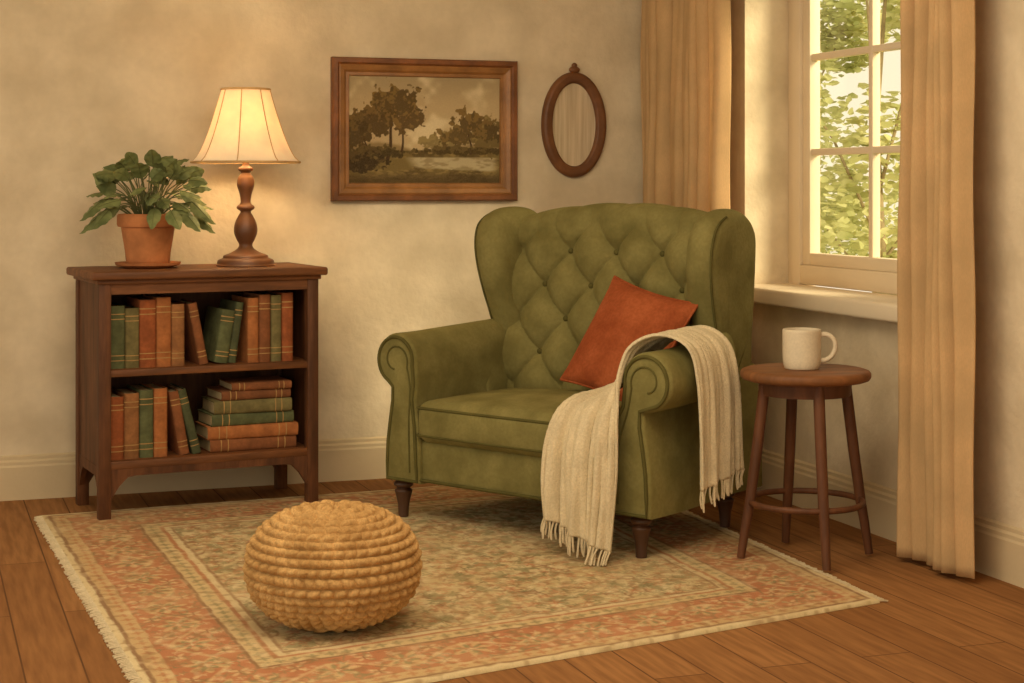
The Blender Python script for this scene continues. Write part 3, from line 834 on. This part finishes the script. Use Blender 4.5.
# ---------------------------------------------------------------- side table
SC=(.980,5.68,0)
tb=empty('round_side_table',SC,rad(8))
b=MB(); b.add(lathe([(0,.598),(.196,.598),(.210,.603),(.216,.612),(.216,.624),(.210,.632),(.198,.636),(0,.636)],72)); b.build('round_top',M_stoolt,parent=tb)
b=MB()
b.add(lathe([(.130,.551),(.150,.551),(.154,.600),(.13,.600)],56))
for k in range(4):
    a=rad(-90+90*k); c,s=math.cos(a),math.sin(a)
    P=[(c*.222,s*.222,.012),(c*.205,s*.205,.12),(c*.192,s*.192,.19),(c*.168,s*.168,.36),(c*.138,s*.138,.598)]
    b.add(tube(P,[.0135,.016,.0175,.0185,.019],14))
b.add(tube([(.190*math.cos(t),.190*math.sin(t),.195) for t in [2*pi*k/64 for k in range(64)]],.0105,10,True))
b.build('splayed_legs',M_stool,parent=tb)

# ---------------------------------------------------------------- mug
mg=empty('coffee_mug',(SC[0]-.012,SC[1]+.0,.636),rad(-8))
b=MB()
b.add(lathe(smoothprof([(0,0),(.048,0),(.058,.006),(.063,.03),(.064,.07),(.064,.122)],4)+[(.0635,.130),(.0615,.133),(.0595,.130),(.059,.12),(.059,.02),(.050,.009),(0,.009)],56))
b.add(tube(catmull([(.058,0,.112),(.080,0,.116),(.104,0,.100),(.110,0,.072),(.098,0,.044),(.076,0,.030),(.058,0,.030)],6),.0085,10))
b.build('mug_body',M_mug,parent=mg,angle=60)
MB().add(lathe([(0,.100),(.0588,.100),(.0588,.101),(0,.1012)],32)).build('coffee',mat('coffee',(84,52,30),.3),parent=mg)

# ---------------------------------------------------------------- pouf (chunky braided knit)
NR=21
def pfn(u,v):
    th=2*pi*u; ph=pi/2-pi*v
    c_=abs(math.cos(ph))**.80; s_=math.copysign(abs(math.sin(ph))**.92,math.sin(ph))
    r=.236*c_; z=.166+.158*s_
    rowf=v*NR; rk=math.floor(rowf); fr_=rowf-rk-.5
    rb=abs(math.cos(pi*fr_))**.6
    nk=max(8,int(46*max(.15,abs(math.cos(pi/2-pi*(rk+.5)/NR)))))
    sl=(1.0 if rk%2 else -1.0)*fr_*.7
    kn=abs(math.sin(nk*th/2+(rk%2)*pi/2+sl+.5*math.sin(5*th+rk)))**.7
    dsp=rb*(.006+.0105*kn)+.0015*math.sin(9*th+rk*2.1)*rb
    nr=Vector((math.cos(ph),0,math.sin(ph)))
    return ((r+dsp*nr.x)*math.cos(th),(r+dsp*nr.x)*math.sin(th),max(.0,z+dsp*nr.z))
b=MB(); b.add(grid(800,NR*9+1,pfn,True))
b.build('woven_pouf',M_straw,(-.505,4.80,.0115),0,angle=180,recalc=True)

# ---------------------------------------------------------------- lights, world, camera
w=bpy.data.worlds.new('world'); scene.world=w; w.use_nodes=True
bg=w.node_tree.nodes['Background']; bg.inputs['Color'].default_value=(1.0,.88,.66,1); bg.inputs['Strength'].default_value=1.2
sun=bpy.data.lights.new('sun','SUN'); sun.energy=7.0; sun.angle=rad(25); sun.color=(1,.87,.62)
so_=bpy.data.objects.new('sun',sun); scene.collection.objects.link(so_)
so_.rotation_euler=Vector((-.78,.42,-.46)).to_track_quat('-Z','Y').to_euler()
al=bpy.data.lights.new('fill_light','AREA'); al.energy=84; al.size=2.2; al.color=(1,.84,.60)  # added soft warm fill below the ceiling, no visible fixture
ao=bpy.data.objects.new('fill_light',al); scene.collection.objects.link(ao); ao.location=(-.2,4.3,2.62)
ao.rotation_euler=Vector((.08,.50,-1)).to_track_quat('-Z','Y').to_euler()

cam=bpy.data.cameras.new('camera'); co=bpy.data.objects.new('camera',cam); scene.collection.objects.link(co)
co.location=(0,0,1.25); co.rotation_euler=(rad(90),0,0)
cam.sensor_width=36; cam.lens=1700/1024*36; cam.shift_y=(185-341.5)/1024
scene.camera=co
